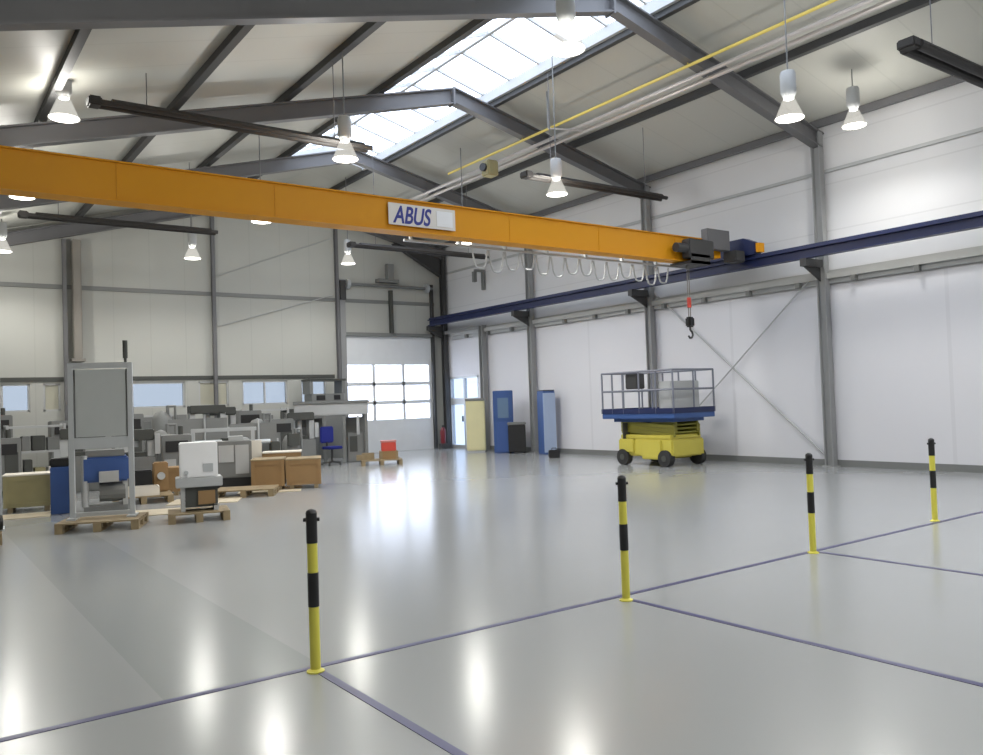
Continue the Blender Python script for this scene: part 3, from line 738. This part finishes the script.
MB().box(-.9, -.35, -.28, .2, .1, 1.05, .03).build('press_body', 'mgrey', t)
MB().tube((-.6, -.1, 1.05), (-.6, -.1, 1.38), .07).build('cylinder', 'alu', t)
MB().box(.7, .78, -.5, -.46, .8, 1.35).build('sign_panel', 'lgrey', t)
t = thing('office_chair', 'dark blue swivel chair under the grey gantry housing', 'chair', (9.75, 21.5, 0), R(10))
MB().box(-.22, .22, -.02, .05, .62, 1.08, .03).build('backrest', 'seat_blue', t); MB().box(-.23, .23, -.45, -.02, .45, .53, .03).build('seat', 'seat_blue', t)
MB().tube((0, -.22, .1), (0, -.22, .45), .03).build('gas_lift', 'steel_dark', t); MB().box(-.02, .02, .0, .04, .5, .66).build('back_stem', 'steel_dark', t)
b = MB()
for k in range(5):
    a = k*2*PI/5; b.bar((0, -.22, .1), (.27*math.cos(a), -.22+.27*math.sin(a), .07), .03, .03); b.tube((.27*math.cos(a), -.22+.27*math.sin(a), 0), (.27*math.cos(a), -.22+.27*math.sin(a), .055), .025, n=8)
b.build('star_base', 'steel_dark', t)
t = thing('control_cabinet', 'grey cabinet with dark openings rising behind the gantry housing', 'cabinet', (11.05, 24.5, 0))
MB().box(-.55, .55, -.3, .3, 0, 2.05, .015).build('body', 'mgrey', t); MB().box(-.4, -.1, -.31, -.3, 1.85, 2.0).box(.2, .42, -.31, -.3, 1.85, 2.0).build('vent', 'black', t); MB().box(-.6, -.5, -.3, .3, 2.05, 2.45).box(.5, .6, -.3, .3, 2.05, 2.45).build('upright', 'mgrey', t)
MB().box(-.62, .62, -.32, .32, 2.45, 2.52).build('top_shelf', 'dgrey', t)
# red box
t = thing('wooden_box', 'small orange brown wooden box under the red box by the gate', 'box', (10.95, 20.15, .144), R(-25))
MB().box(-.25, .25, -.2, .2, 0, .22, .006).build('body', 'crate', t)
for x in (-.25, .18): MB().box(x, x+.07, -.215, -.2, 0, .22).build('batten', 'wood', t)
t = thing('red_box', 'red box on top of a wooden box beside the gate', 'box', (10.95, 20.15, .364), R(-25))
MB().box(-.2, .2, -.16, .16, 0, .24, .015).build('body', 'red', t); MB().box(-.21, .21, -.17, .17, .24, .29).build('lid', mat('faded_red_lid', (.5, .2, .18), .5), t)
t = thing('timber_bundle', 'short yellowish timber bundle left of the red box', 'timber', (10.42, 20.38, .144), R(-25))
for k in range(4): MB().box(-.3+.15*(k % 2), .1+.08*(k % 2), -.16+.08*k, -.09+.08*k, 0, .14+.04*(k % 2)).build('plank', 'wood', t)

# ------------------------------------------------------------------ machinery row before the gable wall
def rack(label, loc, rz, w, h, d=.5):
    t = thing('storage_rack', label, 'rack', loc, rz, 'grey storage racks')
    for x in (-w/2, w/2):
        for y in (-d/2, d/2): MB().box(x-.03, x+.03, y-.03, y+.03, 0, h).build('upright', 'lgrey', t)
    for z in (.15, .15+(h-.2)/2, h-.08): MB().box(-w/2-.03, w/2+.03, -d/2, d/2, z, z+.05).build('shelf', 'lgrey', t)
    k = 0
    for z in (.2, .2+(h-.2)/2):
        x = -w/2+.08
        while x < w/2-.25:
            bw = random.uniform(.16, .34); bh = random.uniform(.2, (h-.4)/2-.06)
            o = MB().box(x, x+bw, -d/2+.06, d/2-.08, 0, bh, .01).build('storage_bin', random.choice(['dgrey', 'mgrey', 'mgrey', 'lgrey', 'olive', 'duct']))
            o.location = Vector(loc) + Matrix.Rotation(rz, 3, 'Z') @ Vector((0, 0, z)); o.rotation_euler = (0, 0, rz)
            bins.append((o, label, k)); k += 1
            x += bw+.05
    return t
bins = []
def machine(kind, label, loc, rz, w=.8, h=1.5):
    t = thing(kind, label, 'machine', loc, rz)
    if kind == 'press_machine':
        MB().box(-w/2, w/2, -.35, .35, 0, .75, .02).build('base', 'mgrey', t)
        for xa in (-w/2, w/2-.14): MB().box(xa, xa+.14, -.2, .2, .75, h, .01).build('column', 'lgrey', t)
        MB().box(-w/2, w/2, -.25, .25, h-.22, h, .02).build('head', 'dgrey', t)
        MB().tube((0, 0, h-.22), (0, 0, .95), .07).build('ram', 'alu', t); MB().box(-.2, .2, -.2, .2, .75, .84).build('table', 'dgrey', t)
        MB().box(w/2, w/2+.1, -.3, -.1, .8, 1.2).build('control_panel', 'lgrey', t)
    elif kind == 'tank_machine':
        MB().lathe([(.001, .3), (.2, .3), (w*.4, .42), (w*.4, h-.2), (w*.25, h-.06), (.001, h)], n=20).build('tank', 'mgrey', t, True)
        for k in range(3):
            a = k*2*PI/3+.3; MB().tube((w*.33*math.cos(a), w*.33*math.sin(a), 0), (w*.33*math.cos(a), w*.33*math.sin(a), .5), .03, n=8).build('leg', 'dgrey', t)
        MB().tube((w*.2, -.1, h-.1), (w*.2, -.1, h+.12), .04).tube((w*.2, -.1, h+.1), (w*.5, -.1, h+.1), .03).tube((w*.5, -.1, h+.12), (w*.5, -.1, .2), .03).build('pipe', 'mgrey', t)
        MB().box(-.15, .15, -w*.4-.06, -w*.4+.02, .7, 1.0).build('gauge_box', 'dgrey', t)
    elif kind == 'lathe_machine':
        MB().box(-w/2, w/2, -.3, .3, 0, .6, .02).build('bed', 'mgrey', t); MB().box(-w/2, -w/2+w*.35, -.28, .28, .6, h*.75, .03).build('headstock', 'lgrey', t)
        MB().box(w/2-.2, w/2, -.2, .2, .6, h*.65, .02).build('tailstock', 'dgrey', t); MB().tube((-w*.15, 0, .85), (w/2-.2, 0, .85), .06).build('spindle', 'alu', t)
        MB().box(-w/2, w/2, .26, .3, .6, h).build('splash_guard', 'mgrey', t); MB().tube((w*.1, 0.2, .6), (w*.1, .2, h+.1), .025, n=8).build('lamp_arm', 'lgrey', t)
    else:
        MB().box(-w/2, w/2, -.3, .3, .1, h, .02).build('housing', 'mgrey', t); MB().box(-w/2+.05, -.02, -.315, -.3, .2, h-.5).build('door', 'lgrey', t)
        MB().box(.04, w/2-.06, -.315, -.3, .3, h-.3).build('door', 'dgrey', t); MB().box(-w/2+.08, w/2-.08, -.32, -.3, h-.35, h-.12).build('display_panel', 'black', t)
        MB().box(-w/2+.03, w/2-.03, -.27, .27, 0, .1).build('plinth', 'dgrey', t); MB().tube((w*.2, 0, h), (w*.2, 0, h+.18), .05).build('exhaust', 'dgrey', t)
    return t
rack('grey rack of bins at far left beneath the small window', (2.65, 22.5, 0), 0, 1.2, 1.45)
rack('grey rack of bins right of the guard frame', (5.2, 22.9, 0), 0, 1.5, 1.6)
rack('grey rack of bins below the wide bright window', (8.9, 24.2, 0), 0, 1.4, 1.65)
machine('electrical_cabinet', 'grey cabinet machine behind the olive crate', (1.75, 20.3, 0), 0, .7, 1.2)
machine('press_machine', 'press with two columns behind the blue machine', (3.25, 19.8, 0), R(-8), .9, 1.35)
machine('electrical_cabinet', 'tall grey cabinet machine left of the pale tank', (4.35, 20.9, 0), 0, .7, 1.62)
machine('tank_machine', 'pale upright tank machine behind the wooden boxes', (4.75, 19.3, 0), 0, .6, 1.25)
machine('lathe_machine', 'long grey lathe behind the white box machine', (6.0, 20.6, 0), R(-6), 1.4, 1.45)
machine('press_machine', 'press machine beneath the blinded window', (7.1, 22.6, 0), R(-8), .8, 1.72)
machine('tank_machine', 'upright tank machine behind the grey cabinet', (7.55, 20.9, 0), 0, .6, 1.4)
machine('electrical_cabinet', 'grey cabinet machine behind the brown crates', (8.25, 21.4, 0), R(-10), .8, 1.35)
machine('press_machine', 'press machine left of the gantry housing', (9.1, 21.9, 0), R(-10), .75, 1.5)
machine('tank_machine', 'small tank machine behind the pale lidded crate', (7.9, 19.6, 0), 0, .5, 1.0)
machine('lathe_machine', 'lathe machine against the wall under the blueish window', (6.1, 24.2, 0), 0, 1.3, 1.55)
machine('electrical_cabinet', 'grey cabinet machine under the small blinded window', (3.6, 24.3, 0), 0, .8, 1.5)
words = ['leftmost', 'second from left', 'third from left', 'fourth from left', 'fifth from left', 'sixth from left', 'seventh from left']
tone = {'dark_grey': 'dark grey', 'machine_grey': 'grey', 'light_grey_paint': 'light grey', 'olive_board': 'olive', 'brownish_duct': 'brownish'}
from collections import defaultdict
rows = defaultdict(list)
for o, lab, k in bins: rows[(lab, round(o.location.z, 2) > .4)].append(o)
for (lab, up), os_ in rows.items():
    side = 'rack at far left' if 'far left' in lab else ('rack past the guard frame' if 'guard' in lab else 'rack under bright window')
    for k, o in enumerate(sorted(os_, key=lambda q: q.location.x + q.bound_box[0][0])):
        tag(o, '%s bin, %s on %s shelf of %s' % (tone[o.data.materials[0].name], words[k], 'middle' if up else 'lowest', side), 'bin', 'bins in the ' + side)

# more machinery filling the back left corner, and boards on the floor
machine('press_machine', 'squat press right behind the blue machine', (3.9, 17.9, 0), R(-8), .7, 1.3)
machine('electrical_cabinet', 'low grey cabinet machine behind the brown crate', (4.75, 18.15, 0), R(-8), .6, 1.15)
machine('lathe_machine', 'lathe machine beside the pipe arch', (6.9, 19.3, 0), R(-12), 1.1, 1.3)
machine('press_machine', 'dark headed press between the two tanks', (6.55, 21.9, 0), R(-8), .9, 1.78)
machine('tank_machine', 'tank machine under the blueish window', (5.35, 21.6, 0), 0, .6, 1.68)
machine('electrical_cabinet', 'narrow cabinet machine at the left picture edge behind the rack', (2.0, 23.9, 0), 0, .6, 1.7)
machine('electrical_cabinet', 'cabinet machine under the wide bright window, left', (8.2, 23.6, 0), 0, .7, 1.6)
machine('press_machine', 'press machine right of the bins below the bright window', (10.0, 24.4, 0), 0, .7, 1.6)
for (x, y, w, d_, rz, lb) in ((3.1, 14.3, 1.3, .8, -20, 'plywood sheet on the floor behind the guard frame pallet'), (4.5, 15.2, 1.2, .9, -26, 'plywood sheet on the floor behind the white box machine'),
                        (5.9, 15.75, 1.2, .4, -24, 'plywood sheet on the floor in front of the brown crates'), (1.6, 15.6, .9, .7, -10, 'plywood sheet on the floor before the olive crate')):
    o = MB().box(-w/2, w/2, -d_/2, d_/2, 0, .014).build('plywood_sheet', 'plywood'); o.location = (x, y, 0); o.rotation_euler = (0, 0, R(rz)); tag(o, lb, 'board')
